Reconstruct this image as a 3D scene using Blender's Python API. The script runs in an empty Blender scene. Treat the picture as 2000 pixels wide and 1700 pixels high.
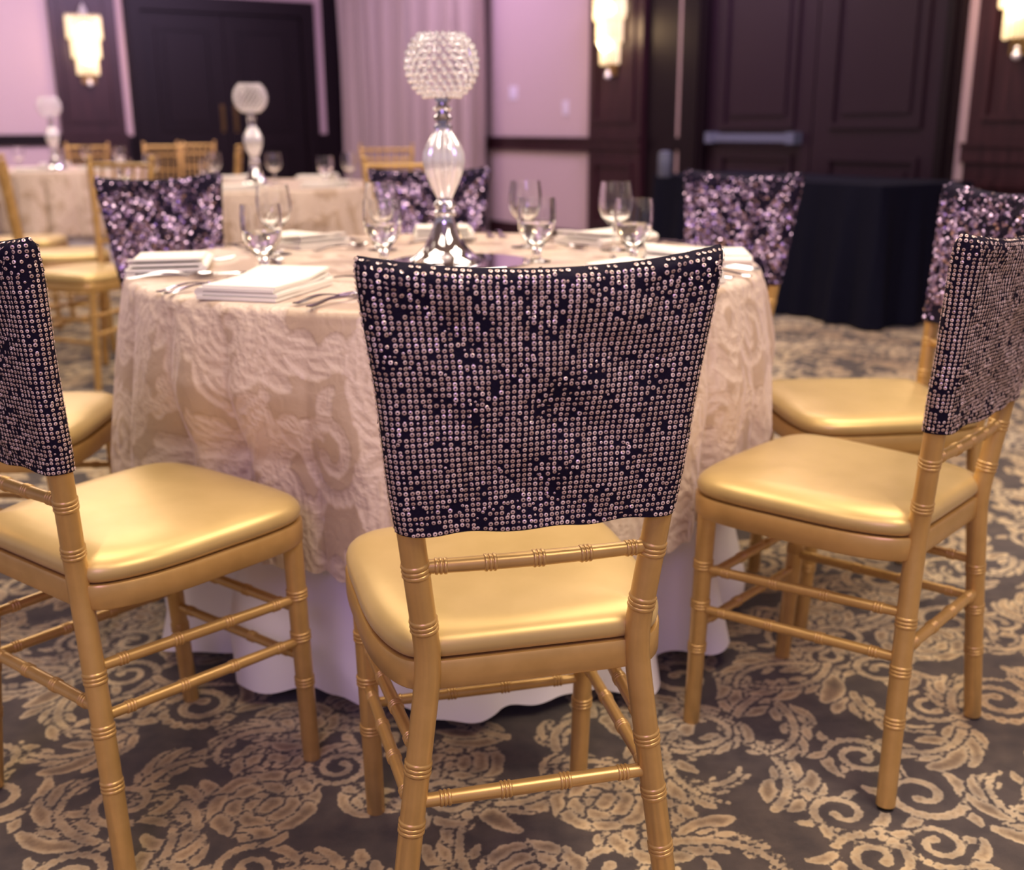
import bpy, math, random
import numpy as np
from mathutils import Vector, Matrix
random.seed(7); RNG = np.random.default_rng(7)
PI = math.pi
scene = bpy.context.scene
COL = scene.collection

# ------------------------------------------------------------------ camera, world, lights, exposure
CAM_H, PITCH, ROLL, FPX = 1.044, math.radians(15.908), math.radians(-0.3396), 2115.5
cd = bpy.data.cameras.new('camera'); cam = bpy.data.objects.new('camera', cd); COL.objects.link(cam)
cd.sensor_fit = 'HORIZONTAL'; cd.sensor_width = 36; cd.lens = 36 * FPX / 2000; cd.clip_start = .05
fwd = Vector((0, math.cos(PITCH), -math.sin(PITCH))); upc = Vector((0, math.sin(PITCH), math.cos(PITCH))); X = Vector((1, 0, 0))
rt = math.cos(ROLL) * X + math.sin(ROLL) * upc; up = math.cos(ROLL) * upc - math.sin(ROLL) * X
m = Matrix((rt, up, -fwd)).transposed().to_4x4(); m.translation = (0, 0, CAM_H); cam.matrix_world = m
cd.dof.use_dof = True; cd.dof.focus_distance = 1.30; cd.dof.aperture_fstop = 3.5
scene.camera = cam
vs = scene.view_settings
vs.view_transform = 'Standard'; vs.look = 'None'; vs.gamma = 1; vs.use_curve_mapping = False
vs.exposure = 0.95
w = bpy.data.worlds.new('world'); scene.world = w; w.use_nodes = True
w.node_tree.nodes['Background'].inputs[0].default_value = (.60, .50, .62, 1)
w.node_tree.nodes['Background'].inputs[1].default_value = .27

def area(name, loc, aim, size, power, col, size_y=None):
    l = bpy.data.lights.new(name, 'AREA'); l.energy = power; l.color = col; l.size = size
    if size_y: l.shape = 'RECTANGLE'; l.size_y = size_y
    o = bpy.data.objects.new(name, l); COL.objects.link(o); o.location = loc
    o.rotation_euler = (Vector(aim) - Vector(loc)).to_track_quat('-Z', 'Y').to_euler()
    return o
WARM = (1, .83, .65)
for i, (x, y, p) in enumerate([(-1.1, .2, 18), (1.5, .1, 52), (-1.1, 2.7, 34), (1.3, 2.7, 40), (-2.2, 6.2, 40), (1.0, 6.0, 24), (-4.2, 9.4, 46)]):
    area('ceiling_downlight', (x, y, 3.42), (x, y, 0), 1.5, p, WARM)
area('wall_wash_lamp', (1.2, 7.0, 3.3), (.3, 10.6, 1.6), .8, 56, (.80, .58, 1))
area('wall_wash_lamp', (-3.2, 9.2, 3.3), (-5.8, 11.2, 1.6), .9, 68, (.80, .58, 1))
area('wall_wash_lamp', (-1.2, 9.6, 3.3), (-1.0, 12.2, 1.6), .6, 40, (.85, .60, 1))
area('violet_fill', (-.6, -2.6, 3.1), (0, 3, .6), 1.6, 34, (.60, .38, 1))  # added fill lamp behind the camera, makes the far sequins sparkle violet
area('wall_wash_lamp', (1.4, 4.6, 3.3), (2.3, 7.0, 1.7), .6, 14, (.45, .30, 1))

# ------------------------------------------------------------------ materials
def mat(name, base=(.8, .8, .8), rough=.5, metal=0., **kw):
    m = bpy.data.materials.new(name); m.use_nodes = True
    b = m.node_tree.nodes['Principled BSDF']
    b.inputs['Base Color'].default_value = (*base, 1); b.inputs['Roughness'].default_value = rough; b.inputs['Metallic'].default_value = metal
    for k, v in kw.items():
        b.inputs[k.replace('_', ' ')].default_value = v if not isinstance(v, tuple) else (*v, 1)
    return m
def N(m, t, **kw):
    n = m.node_tree.nodes.new(t)
    for k, v in kw.items():
        if hasattr(n, k) and k not in n.inputs: setattr(n, k, v)
        else: n.inputs[k].default_value = v
    return n
def L(m, a, b): m.node_tree.links.new(a, b)
def bsdf(m): return m.node_tree.nodes['Principled BSDF']
def ramp(m, fac, stops, interp='LINEAR'):
    r = m.node_tree.nodes.new('ShaderNodeValToRGB'); r.color_ramp.interpolation = interp
    e = r.color_ramp.elements
    while len(e) < len(stops): e.new(.5)
    for i, (p, c) in enumerate(stops): e[i].position = p; e[i].color = (*c, 1) if len(c) == 3 else c
    L(m, fac, r.inputs[0]); return r
def noise_bump(m, scale, strength, dist=.002, detail=3):
    tc = N(m, 'ShaderNodeTexCoord'); n = N(m, 'ShaderNodeTexNoise', Scale=scale, Detail=detail)
    L(m, tc.outputs['Object'], n.inputs['Vector'])
    b = N(m, 'ShaderNodeBump', Strength=strength, Distance=dist); L(m, n.outputs['Fac'], b.inputs['Height']); L(m, b.outputs[0], bsdf(m).inputs['Normal'])
    return n
def noise_tint(m, scale, c0, c1, lo=.35, hi=.65, detail=4):
    tc = N(m, 'ShaderNodeTexCoord'); n = N(m, 'ShaderNodeTexNoise', Scale=scale, Detail=detail)
    L(m, tc.outputs['Object'], n.inputs['Vector']); r = ramp(m, n.outputs['Fac'], [(lo, c0), (hi, c1)]); L(m, r.outputs[0], bsdf(m).inputs['Base Color'])

M = {}
M['gold'] = mat('gold_paint', (.57, .36, .13), .34, .5, Coat_Weight=.25, Coat_Roughness=.25)
noise_tint(M['gold'], 30, (.54, .335, .11), (.60, .375, .13)); noise_bump(M['gold'], 260, .05, .0006)
M['vinyl'] = mat('gold_vinyl', (.6, .44, .16), .38, .42, Sheen_Weight=.1)
noise_tint(M['vinyl'], 14, (.55, .39, .145), (.60, .43, .17)); noise_bump(M['vinyl'], 900, .12, .0004)
M['foot'] = mat('rubber_foot', (.02, .017, .015), .7)
M['mesh_fabric'] = mat('navy_mesh_fabric', (.012, .007, .028), .75, 0, Specular_IOR_Level=.15)
def glitter(m):
    tc = N(m, 'ShaderNodeTexCoord'); v = N(m, 'ShaderNodeTexVoronoi', Scale=900); L(m, tc.outputs['Object'], v.inputs['Vector'])
    r = ramp(m, v.outputs['Distance'], [(0, (.12, .10, .26)), (.13, (.006, .003, .016))]); L(m, r.outputs[0], bsdf(m).inputs['Base Color'])
    b = N(m, 'ShaderNodeBump', Strength=.6, Distance=.0006); L(m, v.outputs['Distance'], b.inputs['Height']); L(m, b.outputs[0], bsdf(m).inputs['Normal'])
glitter(M['mesh_fabric'])
def sequin_mat(name, c0, c1, rough, metal):
    m = mat(name, c0, rough, metal)
    a = N(m, 'ShaderNodeAttribute', attribute_name='tone'); r = ramp(m, a.outputs['Fac'], [(0, c0), (1, c1)]); L(m, r.outputs[0], bsdf(m).inputs['Base Color'])
    return m
M['sequin'] = sequin_mat('rose_sequin', (.58, .42, .38), (.96, .76, .74), .33, .45)
M['sequin_far'] = sequin_mat('lilac_lit_sequin', (.26, .18, .36), (.92, .70, 1.0), .20, .85)  # same sequins further off, lilac light painted into their colour
M['napkin'] = mat('napkin_linen', (.84, .80, .74), .8); noise_bump(M['napkin'], 500, .15, .0005)
M['underlay'] = mat('white_underlay', (.88, .83, .84), .7); noise_bump(M['underlay'], 60, .15, .002)
M['black_cloth'] = mat('black_linen', (.0035, .0038, .012), .85, 0, Specular_IOR_Level=.12); noise_bump(M['black_cloth'], 12, .3, .01)
M['steel'] = mat('polished_steel', (.62, .60, .66), .12, 1)
M['mirror'] = mat('mirror_glass', (.75, .73, .76), .04, 1)
M['glass'] = mat('clear_glass', (1, 1, 1), .01, 0, Transmission_Weight=1., IOR=1.45)
M['water'] = mat('ice_water', (.97, .97, .95), .02, 0, Transmission_Weight=1., IOR=1.33)
M['mercury'] = mat('silvered_ribbed_glass', (.86, .83, .85), .16, .45, Coat_Weight=.6)
M['crystal'] = mat('crystal_bead', (.95, .93, .95), .12, .5, IOR=1.6, Coat_Weight=.8)
M['wire'] = mat('silver_wire', (.6, .56, .62), .25, 1)
M['wood'] = mat('cherry_wood', (.030, .010, .013), .36, 0, Specular_IOR_Level=.35)
def woodgrain(m):
    tc = N(m, 'ShaderNodeTexCoord'); mp = N(m, 'ShaderNodeMapping'); mp.inputs['Scale'].default_value = (9, 9, .7)
    n = N(m, 'ShaderNodeTexNoise', Scale=3, Detail=6); L(m, tc.outputs['Object'], mp.inputs[0]); L(m, mp.outputs[0], n.inputs['Vector'])
    r = ramp(m, n.outputs['Fac'], [(.3, (.016, .004, .007)), (.7, (.036, .011, .015))]); L(m, r.outputs[0], bsdf(m).inputs['Base Color'])
woodgrain(M['wood'])
M['wood_dark'] = mat('dark_stained_wood', (.007, .003, .005), .42, 0, Specular_IOR_Level=.18)
M['wallpaper'] = mat('mauve_wallpaper', (.47, .35, .37), .65); noise_bump(M['wallpaper'], 120, .2, .001)
M['strip'] = mat('fabric_strip', (.42, .30, .31), .6)
M['curtain'] = mat('taupe_curtain', (.34, .255, .235), .6, Sheen_Weight=.3); noise_bump(M['curtain'], 200, .1, .001)
M['ceiling'] = mat('ceiling_paint', (.62, .56, .52), .8)
M['plate'] = mat('switch_plastic', (.62, .55, .66), .4)
M['canister'] = mat('grey_canister', (.10, .11, .17), .45)
M['brass'] = mat('sconce_brass', (.22, .14, .06), .35, 1)
def emis(name, col, s):
    m = mat(name, (.02, .02, .02), .5); b = bsdf(m); b.inputs['Emission Color'].default_value = (*col, 1); b.inputs['Emission Strength'].default_value = s; return m
M['bulb'] = emis('frosted_bulb', (1, .78, .46), 9)
M['rod'] = mat('lit_crystal_rod', (.9, .84, .7), .15, 0, Transmission_Weight=.35, IOR=1.5)
bsdf(M['rod']).inputs['Emission Color'].default_value = (1, .72, .36, 1); bsdf(M['rod']).inputs['Emission Strength'].default_value = .22
M['daylight'] = emis('daylit_pane', (.42, .55, .85), .8)

def carpet():
    m = mat('carpet', (.1, .08, .06), .95, Sheen_Weight=.15)
    a = N(m, 'ShaderNodeAttribute', attribute_name='pat'); a2 = N(m, 'ShaderNodeAttribute', attribute_name='tone')
    tc = N(m, 'ShaderNodeTexCoord')
    n = N(m, 'ShaderNodeTexNoise', Scale=120, Detail=5); L(m, tc.outputs['Object'], n.inputs['Vector'])
    s = N(m, 'ShaderNodeMath', operation='SUBTRACT'); L(m, n.outputs['Fac'], s.inputs[0]); s.inputs[1].default_value = .5
    k = N(m, 'ShaderNodeMath', operation='MULTIPLY_ADD'); L(m, s.outputs[0], k.inputs[0]); k.inputs[1].default_value = .009; L(m, a.outputs['Fac'], k.inputs[2])
    r = N(m, 'ShaderNodeMapRange'); r.inputs['From Min'].default_value = -.02; r.inputs['From Max'].default_value = .03; L(m, k.outputs[0], r.inputs['Value'])
    # 0.4 = edge of a motif (pat = 0)
    cr = ramp(m, r.outputs[0], [(0, (.078, .062, .056)), (.385, (.082, .065, .058)), (.425, (.60, .50, .34)), (.50, (.55, .43, .27)), (.60, (.34, .25, .15)), (.75, (.22, .155, .095)), (1, (.36, .27, .17))])
    n2 = N(m, 'ShaderNodeTexNoise', Scale=22, Detail=4); L(m, tc.outputs['Object'], n2.inputs['Vector'])
    r2 = ramp(m, n2.outputs['Fac'], [(.35, (.62, .60, .60)), (.65, (1.15, 1.1, 1.0))])
    mx = N(m, 'ShaderNodeMix', data_type='RGBA', blend_type='MULTIPLY'); mx.inputs[0].default_value = 1
    L(m, cr.outputs[0], mx.inputs[6]); L(m, r2.outputs[0], mx.inputs[7])
    r3 = ramp(m, a2.outputs['Fac'], [(0, (.62, .55, .50)), (.5, (.95, .92, .86)), (1, (1.0, 1.02, 1.08))])
    mx2 = N(m, 'ShaderNodeMix', data_type='RGBA', blend_type='MULTIPLY'); mx2.inputs[0].default_value = 1
    L(m, mx.outputs[2], mx2.inputs[6]); L(m, r3.outputs[0], mx2.inputs[7]); L(m, mx2.outputs[2], bsdf(m).inputs['Base Color'])
    n3 = N(m, 'ShaderNodeTexNoise', Scale=700, Detail=2); L(m, tc.outputs['Object'], n3.inputs['Vector'])
    ad = N(m, 'ShaderNodeMath', operation='MULTIPLY_ADD'); L(m, r.outputs[0], ad.inputs[0]); ad.inputs[1].default_value = .5; L(m, n3.outputs['Fac'], ad.inputs[2])
    b = N(m, 'ShaderNodeBump', Strength=.5, Distance=.003); L(m, ad.outputs[0], b.inputs['Height']); L(m, b.outputs[0], bsdf(m).inputs['Normal'])
    return m
M['carpet'] = carpet()
def damask():
    m = mat('champagne_damask', (.6, .47, .36), .5, 0, Sheen_Weight=.4, Sheen_Roughness=.35, Sheen_Tint=(.9, .75, .85))
    a = N(m, 'ShaderNodeAttribute', attribute_name='pat'); tc = N(m, 'ShaderNodeTexCoord')
    n = N(m, 'ShaderNodeTexNoise', Scale=60, Detail=3); L(m, tc.outputs['Object'], n.inputs['Vector'])
    k = N(m, 'ShaderNodeMath', operation='MULTIPLY_ADD'); L(m, n.outputs['Fac'], k.inputs[0]); k.inputs[1].default_value = .010; L(m, a.outputs['Fac'], k.inputs[2])
    r = N(m, 'ShaderNodeMapRange'); r.inputs['From Min'].default_value = 0; r.inputs['From Max'].default_value = .014; L(m, k.outputs[0], r.inputs['Value'])
    cr = ramp(m, r.outputs[0], [(0, (.53, .395, .28)), (.45, (.71, .57, .455)), (1, (.64, .50, .39))]); L(m, cr.outputs[0], bsdf(m).inputs['Base Color'])
    rr = ramp(m, r.outputs[0], [(0, (.34,) * 3), (1, (.60,) * 3)]); L(m, rr.outputs[0], bsdf(m).inputs['Roughness'])
    n3 = N(m, 'ShaderNodeTexNoise', Scale=28, Detail=5, Distortion=1.2); L(m, tc.outputs['Object'], n3.inputs['Vector'])
    ad = N(m, 'ShaderNodeMath', operation='MULTIPLY_ADD'); L(m, n3.outputs['Fac'], ad.inputs[0]); ad.inputs[1].default_value = .7; L(m, r.outputs[0], ad.inputs[2])
    b = N(m, 'ShaderNodeBump', Strength=.75, Distance=.0045); L(m, ad.outputs[0], b.inputs['Height']); L(m, b.outputs[0], bsdf(m).inputs['Normal'])
    return m
M['damask'] = damask()

# ------------------------------------------------------------------ mesh helpers
class MB:
    def __init__(s): s.v = []; s.f = []
    def add(s, vs_, fs):
        o = len(s.v); s.v += [tuple(map(float, p)) for p in vs_]; s.f += [tuple(i + o for i in f) for f in fs]; return s
    def box(s, x0, x1, y0, y1, z0, z1, T=None):
        P = [(x, y, z) for z in (z0, z1) for y in (y0, y1) for x in (x0, x1)]
        if T: P = [T(*p) for p in P]
        return s.add(P, [(0, 2, 3, 1), (4, 5, 7, 6), (0, 1, 5, 4), (2, 6, 7, 3), (0, 4, 6, 2), (1, 3, 7, 5)])
    def tube(s, pts, rad, seg=12, cap=True, flat=None):
        pts = [Vector(p) for p in pts]; n = len(pts)
        if not hasattr(rad, '__len__'): rad = [rad] * n
        t0 = (pts[1] - pts[0]).normalized(); ref = Vector((0, 0, 1)) if abs(t0.z) < .9 else Vector((1, 0, 0))
        u = t0.cross(ref).normalized(); vs_ = []
        for i in range(n):
            t = (pts[min(i + 1, n - 1)] - pts[max(i - 1, 0)]).normalized(); u = (u - t * u.dot(t)).normalized(); v = t.cross(u)
            for k in range(seg):
                a = 2 * PI * k / seg; vs_.append(pts[i] + (u * math.cos(a) + v * math.sin(a) * (flat or 1)) * rad[i])
        fs = [(i * seg + k, i * seg + (k + 1) % seg, (i + 1) * seg + (k + 1) % seg, (i + 1) * seg + k) for i in range(n - 1) for k in range(seg)]
        if cap: fs += [tuple(range(seg))[::-1], tuple((n - 1) * seg + k for k in range(seg))]
        return s.add(vs_, fs)
    def lathe(s, prof, seg=24, c=(0, 0, 0), ribs=None, closed=False):
        vs_ = []
        for r, z in prof:
            for k in range(seg):
                a = 2 * PI * k / seg; rr = r * (1 + (ribs(a, z) if ribs else 0)); vs_.append((c[0] + rr * math.cos(a), c[1] + rr * math.sin(a), c[2] + z))
        n = len(prof); fs = [(i * seg + k, i * seg + (k + 1) % seg, (i + 1) * seg + (k + 1) % seg, (i + 1) * seg + k) for i in range(n - 1) for k in range(seg)]
        if closed: fs += [tuple(range(seg))[::-1], tuple((n - 1) * seg + k for k in range(seg))]
        return s.add(vs_, fs)
    def stack(s, rings, cap=True):
        n = len(rings[0]); o = []
        for r in rings: o += list(r)
        fs = [(i * n + k, i * n + (k + 1) % n, (i + 1) * n + (k + 1) % n, (i + 1) * n + k) for i in range(len(rings) - 1) for k in range(n)]
        if cap: fs += [tuple(range(n))[::-1], tuple((len(rings) - 1) * n + k for k in range(n))]
        return s.add(o, fs)
    def mesh(s, name, m, smooth=True, angle=40):
        me = bpy.data.meshes.new(name); me.from_pydata(s.v, [], s.f); me.validate(); me.materials.append(m)
        if smooth:
            me.shade_smooth()
            try: me.set_sharp_from_angle(angle=math.radians(angle))
            except Exception: pass
        return me
def link(name, me, parent=None, **p):
    o = bpy.data.objects.new(name, me); COL.objects.link(o)
    if parent: o.parent = parent
    for k, v in p.items(): o[k] = v
    return o
def obj(name, mb, m, parent=None, smooth=True, angle=40, **p): return link(name, mb.mesh(name, m, smooth, angle), parent, **p)
def empty(name, loc=(0, 0, 0), rz=0, **p):
    o = bpy.data.objects.new(name, None); COL.objects.link(o); o.location = loc; o.rotation_euler = (0, 0, rz); o.empty_display_size = .05
    for k, v in p.items(): o[k] = v
    return o
KIDS = {}
def dup(root, loc, rz=0, sc=None, **p):
    def cp(o, par):
        c = o.copy(); COL.objects.link(c); c.parent = par
        for ch in o.children: cp(ch, c)
        return c
    r = cp(root, None); r.location = loc; r.rotation_euler = (0, 0, rz)
    if sc: r.scale = (sc,) * 3
    for k, v in p.items(): r[k] = v
    return r

# ------------------------------------------------------------------ damask pattern field (signed distance to scrolls, leaves, flowers), periodic tile
def make_tile(seed, T=1.0, Nn=560, count=60, gap=.0042, sz=1.0, sp=.105, kp=(.56, .86)):
    rg = random.Random(seed); F = np.full((Nn, Nn), -.05, np.float32); px = T / Nn
    def paint(blobs, pad=.022):
        x0 = min(b[0] - b[2] for b in blobs) - pad; x1 = max(b[0] + b[2] for b in blobs) + pad; y0 = min(b[1] - b[2] for b in blobs) - pad; y1 = max(b[1] + b[2] for b in blobs) + pad
        I = np.arange(int(y0 / px), int(y1 / px) + 1); J = np.arange(int(x0 / px), int(x1 / px) + 1); D = np.full((len(I), len(J)), -.05, np.float32)
        for x, y, r in blobs: np.maximum(D, r - np.sqrt(((I * px - y) ** 2)[:, None] + ((J * px - x) ** 2)[None, :]), out=D)
        ix = np.ix_(I % Nn, J % Nn); F[ix] = np.maximum(D, np.minimum(F[ix], -D - gap))
    def arc(x, y, a, Ln, cv, n=10, acc=0.0):
        P = []
        for i in range(n): P.append((x, y)); x += math.cos(a) * Ln / n; y += math.sin(a) * Ln / n; a += cv / n * (1 + acc * (i / n - .5))
        return P, a
    def lobe(x, y, a, Ln, w_, cv, acc=1.0):
        P, e = arc(x, y, a, Ln, cv, 12, acc); paint([(p[0], p[1], w_ * (.28 + .72 * math.sin(PI * min(1, .08 + .86 * (i / 11) ** .8))) + rg.uniform(-.0008, .0008)) for i, p in enumerate(P)]); return P, e
    def plume(x, y, a, Ln, s):
        cv = s * rg.uniform(1.6, 3.2); P, _ = arc(x, y, a, Ln, cv, 20, .8); n = rg.choice((5, 6, 7))
        for k in range(n):
            i = int(1 + 17 * k / n); aa = a + cv * i / 20; ln = Ln * (.48 - .05 * k) * rg.uniform(.8, 1.15)
            lobe(*P[i], aa - s * rg.uniform(.6, 1.0), ln, ln * rg.uniform(.17, .23), s * rg.uniform(.6, 2.2))
            if k % 2 == 0: lobe(*P[i], aa + s * rg.uniform(.7, 1.1), ln * .6, ln * .13, -s * rg.uniform(.6, 2.0))
        paint([(p[0], p[1], .0060 * sz * (1 - .45 * i / 20)) for i, p in enumerate(P)])
    def curl(x, y, a, R, s):
        turns = rg.uniform(2.6, 3.6); n = 34; B = []
        for i in range(n): t = i / n; r = R * (1 - .80 * t); th = a + s * t * turns * PI; B.append((x + r * math.cos(th), y + r * math.sin(th), R * (.155 - .05 * t)))
        B.append((B[-1][0], B[-1][1], R * .17)); 
        for k in range(4):
            i = 2 + k * 5; th = a + s * i / n * turns * PI; lobe(B[i][0], B[i][1], th - s * .2, R * .75, R * .17, s * 1.6)
        paint(B); lobe(B[0][0], B[0][1], a - s * PI / 2, R * 1.5, R * .2, -s * 1.3); lobe(B[0][0], B[0][1], a - s * PI / 2 + s * .6, R * .9, R * .17, s * 1.4)
    def peony(x, y, R):
        a0 = rg.random() * 6
        for ring, (k, rr, w_) in enumerate(((8, .62, .30), (6, .36, .24), (4, .12, .17))):
            for i in range(k):
                a = a0 + ring * .4 + 2 * PI * i / k; c = (x + R * rr * math.cos(a), y + R * rr * math.sin(a))
                paint([(c[0] + R * w_ * .55 * q * -math.sin(a), c[1] + R * w_ * .55 * q * math.cos(a), R * w_ * rg.uniform(.7, .9)) for q in (-1, 0, 1)])
    spots = []; tries = 0
    while len(spots) < count and tries < 9000:
        tries += 1; x, y = rg.random() * T, rg.random() * T
        if all(math.hypot((x - q[0] + T / 2) % T - T / 2, (y - q[1] + T / 2) % T - T / 2) > sp * sz for q in spots): spots.append((x, y))
    for x, y in spots:
        k = rg.random(); a = rg.random() * 2 * PI; s = rg.choice((-1, 1))
        if k < kp[0]: L_ = rg.uniform(.10, .17) * sz; plume(x - math.cos(a) * L_ * .5, y - math.sin(a) * L_ * .5, a, L_, s)
        elif k < kp[1]: curl(x, y, a, rg.uniform(.034, .052) * sz, s)
        else: peony(x, y, rg.uniform(.048, .066) * sz)
    return F
def sample(F, x, y, T):
    n = F.shape[0]; fx = (np.asarray(x) / T * n) % n; fy = (np.asarray(y) / T * n) % n
    j = np.floor(fx).astype(int); i = np.floor(fy).astype(int); u = fx - j; v = fy - i; j %= n; i %= n; j1 = (j + 1) % n; i1 = (i + 1) % n
    return F[i, j] * (1 - u) * (1 - v) + F[i, j1] * u * (1 - v) + F[i1, j] * (1 - u) * v + F[i1, j1] * u * v
TILE_A = make_tile(3, 1.5, Nn=900, count=400, sz=1.6, sp=.064, gap=.0048, kp=(.60, .90)); TILE_B = make_tile(11, 1.0, count=400, gap=.0032, sz=1.75, sp=.060, kp=(.84, .98))
def lowfreq(x, y, sd):
    return .5 + .5 * np.clip(np.sin(x * 5.1 + sd + 2 * np.sin(y * 3.3 + sd)) * np.sin(y * 4.7 + 1.7 * sd + 1.5 * np.sin(x * 2.9)) * 1.2, -1, 1)
def grid_mesh(name, V3, nu, nv, wrap, m, attrs, faces_extra=None):
    me = bpy.data.meshes.new(name)
    iu = np.arange(nu if wrap else nu - 1); iv = np.arange(nv - 1); U, Vv = np.meshgrid(iu, iv); U = U.ravel(); Vv = Vv.ravel(); U1 = (U + 1) % nu
    Fc = np.stack([Vv * nu + U, Vv * nu + U1, (Vv + 1) * nu + U1, (Vv + 1) * nu + U], 1)
    return build_np(me, V3, Fc, m, attrs)
def build_np(me, V3, Fc, m, attrs, smooth=True):
    me.vertices.add(len(V3)); me.vertices.foreach_set('co', np.asarray(V3, np.float32).ravel())
    nf, k = Fc.shape; me.loops.add(nf * k); me.loops.foreach_set('vertex_index', Fc.astype(np.int32).ravel())
    me.polygons.add(nf); me.polygons.foreach_set('loop_start', np.arange(0, nf * k, k, dtype=np.int32))
    try: me.polygons.foreach_set('loop_total', np.full(nf, k, np.int32))
    except Exception: pass
    me.update(calc_edges=True); me.validate()
    for an, av in attrs.items():
        at = me.attributes.new(an, 'FLOAT', 'POINT'); at.data.foreach_set('value', np.asarray(av, np.float32))
    me.materials.append(m)
    if smooth: me.shade_smooth()
    return me

# ------------------------------------------------------------------ room
def floor():
    strips = [(-9, 7, -3, 1.2, .12), (-1.3, 1.8, 1.2, 2.7, .0062), (-2.2, 2.4, 2.7, 4.3, .010), (-3.6, 3.6, 4.3, 7.3, .02), (-8, 3, 7.3, 15, .06),
              (-9, -1.3, 1.2, 2.7, .12), (1.8, 7, 1.2, 2.7, .12), (-9, -2.2, 2.7, 4.3, .12), (2.4, 7, 2.7, 4.3, .12), (-9, -3.6, 4.3, 7.3, .15), (3.6, 7, 4.3, 7.3, .15)]
    VV = []; FF = []; o = 0
    for x0, x1, y0, y1, st in strips:
        nx = int((x1 - x0) / st) + 1; ny = int((y1 - y0) / st) + 1; xs = np.linspace(x0, x1, nx); ys = np.linspace(y0, y1, ny); Xg, Yg = np.meshgrid(xs, ys)
        VV.append(np.stack([Xg.ravel(), Yg.ravel(), np.zeros(nx * ny)], 1)); U, W = np.meshgrid(np.arange(nx - 1), np.arange(ny - 1)); U = U.ravel(); W = W.ravel()
        FF.append(np.stack([W * nx + U, W * nx + U + 1, (W + 1) * nx + U + 1, (W + 1) * nx + U], 1) + o); o += nx * ny
    V3 = np.concatenate(VV); Fc = np.concatenate(FF); x, y = V3[:, 0], V3[:, 1]
    p = np.maximum(sample(TILE_A, x + .3, y + .2, 1.5), -.05)
    me = build_np(bpy.data.meshes.new('floor'), V3, Fc, M['carpet'], {'pat': p, 'tone': lowfreq(x, y, 1.3)})
    link('floor', me, kind='structure')
floor()
obj('ceiling', MB().box(-9, 7, -3, 15, 3.45, 3.55), M['ceiling'], smooth=False, kind='structure')

PR = Vector((2.83, 6.2)); DR = Vector((-.5225, .8526)); NR = Vector((-.8526, -.5225))
PL = Vector((-4.9, 12.0)); DL = Vector((.8526, .5225)); NL = Vector((.5225, -.8526))
def TR(s, d, z): p = PR + DR * s + NR * d; return (p.x, p.y, z)
def TL(s, d, z): p = PL + DL * s + NL * d; return (p.x, p.y, z)
def wb(mb, T, s0, s1, z0, z1, d0, d1): return mb.box(s0, s1, d0, d1, z0, z1, T)
def frame(mb, T, s0, s1, z0, z1, d0, d1, w_):
    wb(mb, T, s0, s1, z0, z0 + w_, d0, d1); wb(mb, T, s0, s1, z1 - w_, z1, d0, d1); wb(mb, T, s0, s0 + w_, z0 + w_, z1 - w_, d0, d1); wb(mb, T, s1 - w_, s1, z0 + w_, z1 - w_, d0, d1); return mb
wr = obj('wall_right', wb(wb(wb(wb(MB(), TR, -4.5, 6.55, 0, 3.45, -.12, 0), TR, 7.35, 8.98, 0, 3.45, -.12, 0), TR, 6.55, 7.35, 0, .9, -.12, 0), TR, 6.55, 7.35, 2.9, 3.45, -.12, 0), M['wallpaper'], smooth=False, kind='structure')
wl = obj('wall_left', wb(MB(), TL, -4.5, 3.56, 0, 3.45, -.12, 0), M['wallpaper'], smooth=False, kind='structure')
# chair rails and baseboards
rr = MB(); wb(rr, TR, 4.0, 5.8, .835, .95, 0, .03); wb(rr, TR, 4.0, 5.8, .925, .95, 0, .045); wb(rr, TR, 4.0, 5.8, .835, .85, 0, .04); obj('trim_1', rr, M['wood'], smooth=False, kind='structure')
rl = MB(); wb(rl, TL, -4.5, .117, .875, .99, 0, .03); wb(rl, TL, -4.5, .117, .965, .99, 0, .045); obj('trim_2', rl, M['wood_dark'], smooth=False, kind='structure')
obj('baseboard_right', wb(MB(), TR, 4.0, 5.8, 0, .14, 0, .02), M['wood'], smooth=False, kind='structure')
obj('baseboard_left', wb(MB(), TL, -4.5, .117, 0, .14, 0, .02), M['wood_dark'], smooth=False, kind='structure')
TRIM = [3]
def pilaster(T, s0, s1, m, proud=.06, ztop=3.45, rail=(.86, .95)):
    mb = MB(); wb(mb, T, s0, s1, 0, ztop, .0, proud); n = TRIM[0]; TRIM[0] += 1
    o = obj('trim_%d' % n, mb, m, smooth=False, kind='structure')
    a, b = s0 + .09, s1 - .09; f1 = MB(); frame(f1, T, a, b, rail[1] + .12, ztop - .3, proud, proud + .018, .035); obj('panel_moulding', f1, m, o, smooth=False)
    f2 = MB(); frame(f2, T, a, b, .22, rail[0] - .10, proud, proud + .018, .035); obj('panel_moulding', f2, m, o, smooth=False)
    f3 = MB(); wb(f3, T, s0 - .015, s1 + .015, rail[0], rail[1], proud, proud + .02); wb(f3, T, s0 - .015, s1 + .015, rail[1] - .022, rail[1], proud, proud + .035); obj('rail_band', f3, m, o, smooth=False)
    return o
pilaster(TR, 3.30, 4.01, M['wood'], .08)
pilaster(TR, -1.2, .315, M['wood'], .06, rail=(.83, .94))
pilaster(TL, .10, .77, M['wood'], .08, rail=(.90, .99))
def plainpan(T, s0, s1, m, d=.03, z0=0, z1=3.45):
    n = TRIM[0]; TRIM[0] += 1; return obj('trim_%d' % n, wb(MB(), T, s0, s1, z0, z1, 0, d), m, smooth=False, kind='structure')
plainpan(TR, 2.905, 3.30, M['wood_dark'], .03); plainpan(TR, 2.805, 2.905, M['strip'], .04, .0, 3.45)
plainpan(TR, .385, .315 + .01, M['strip'], .05)
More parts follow.
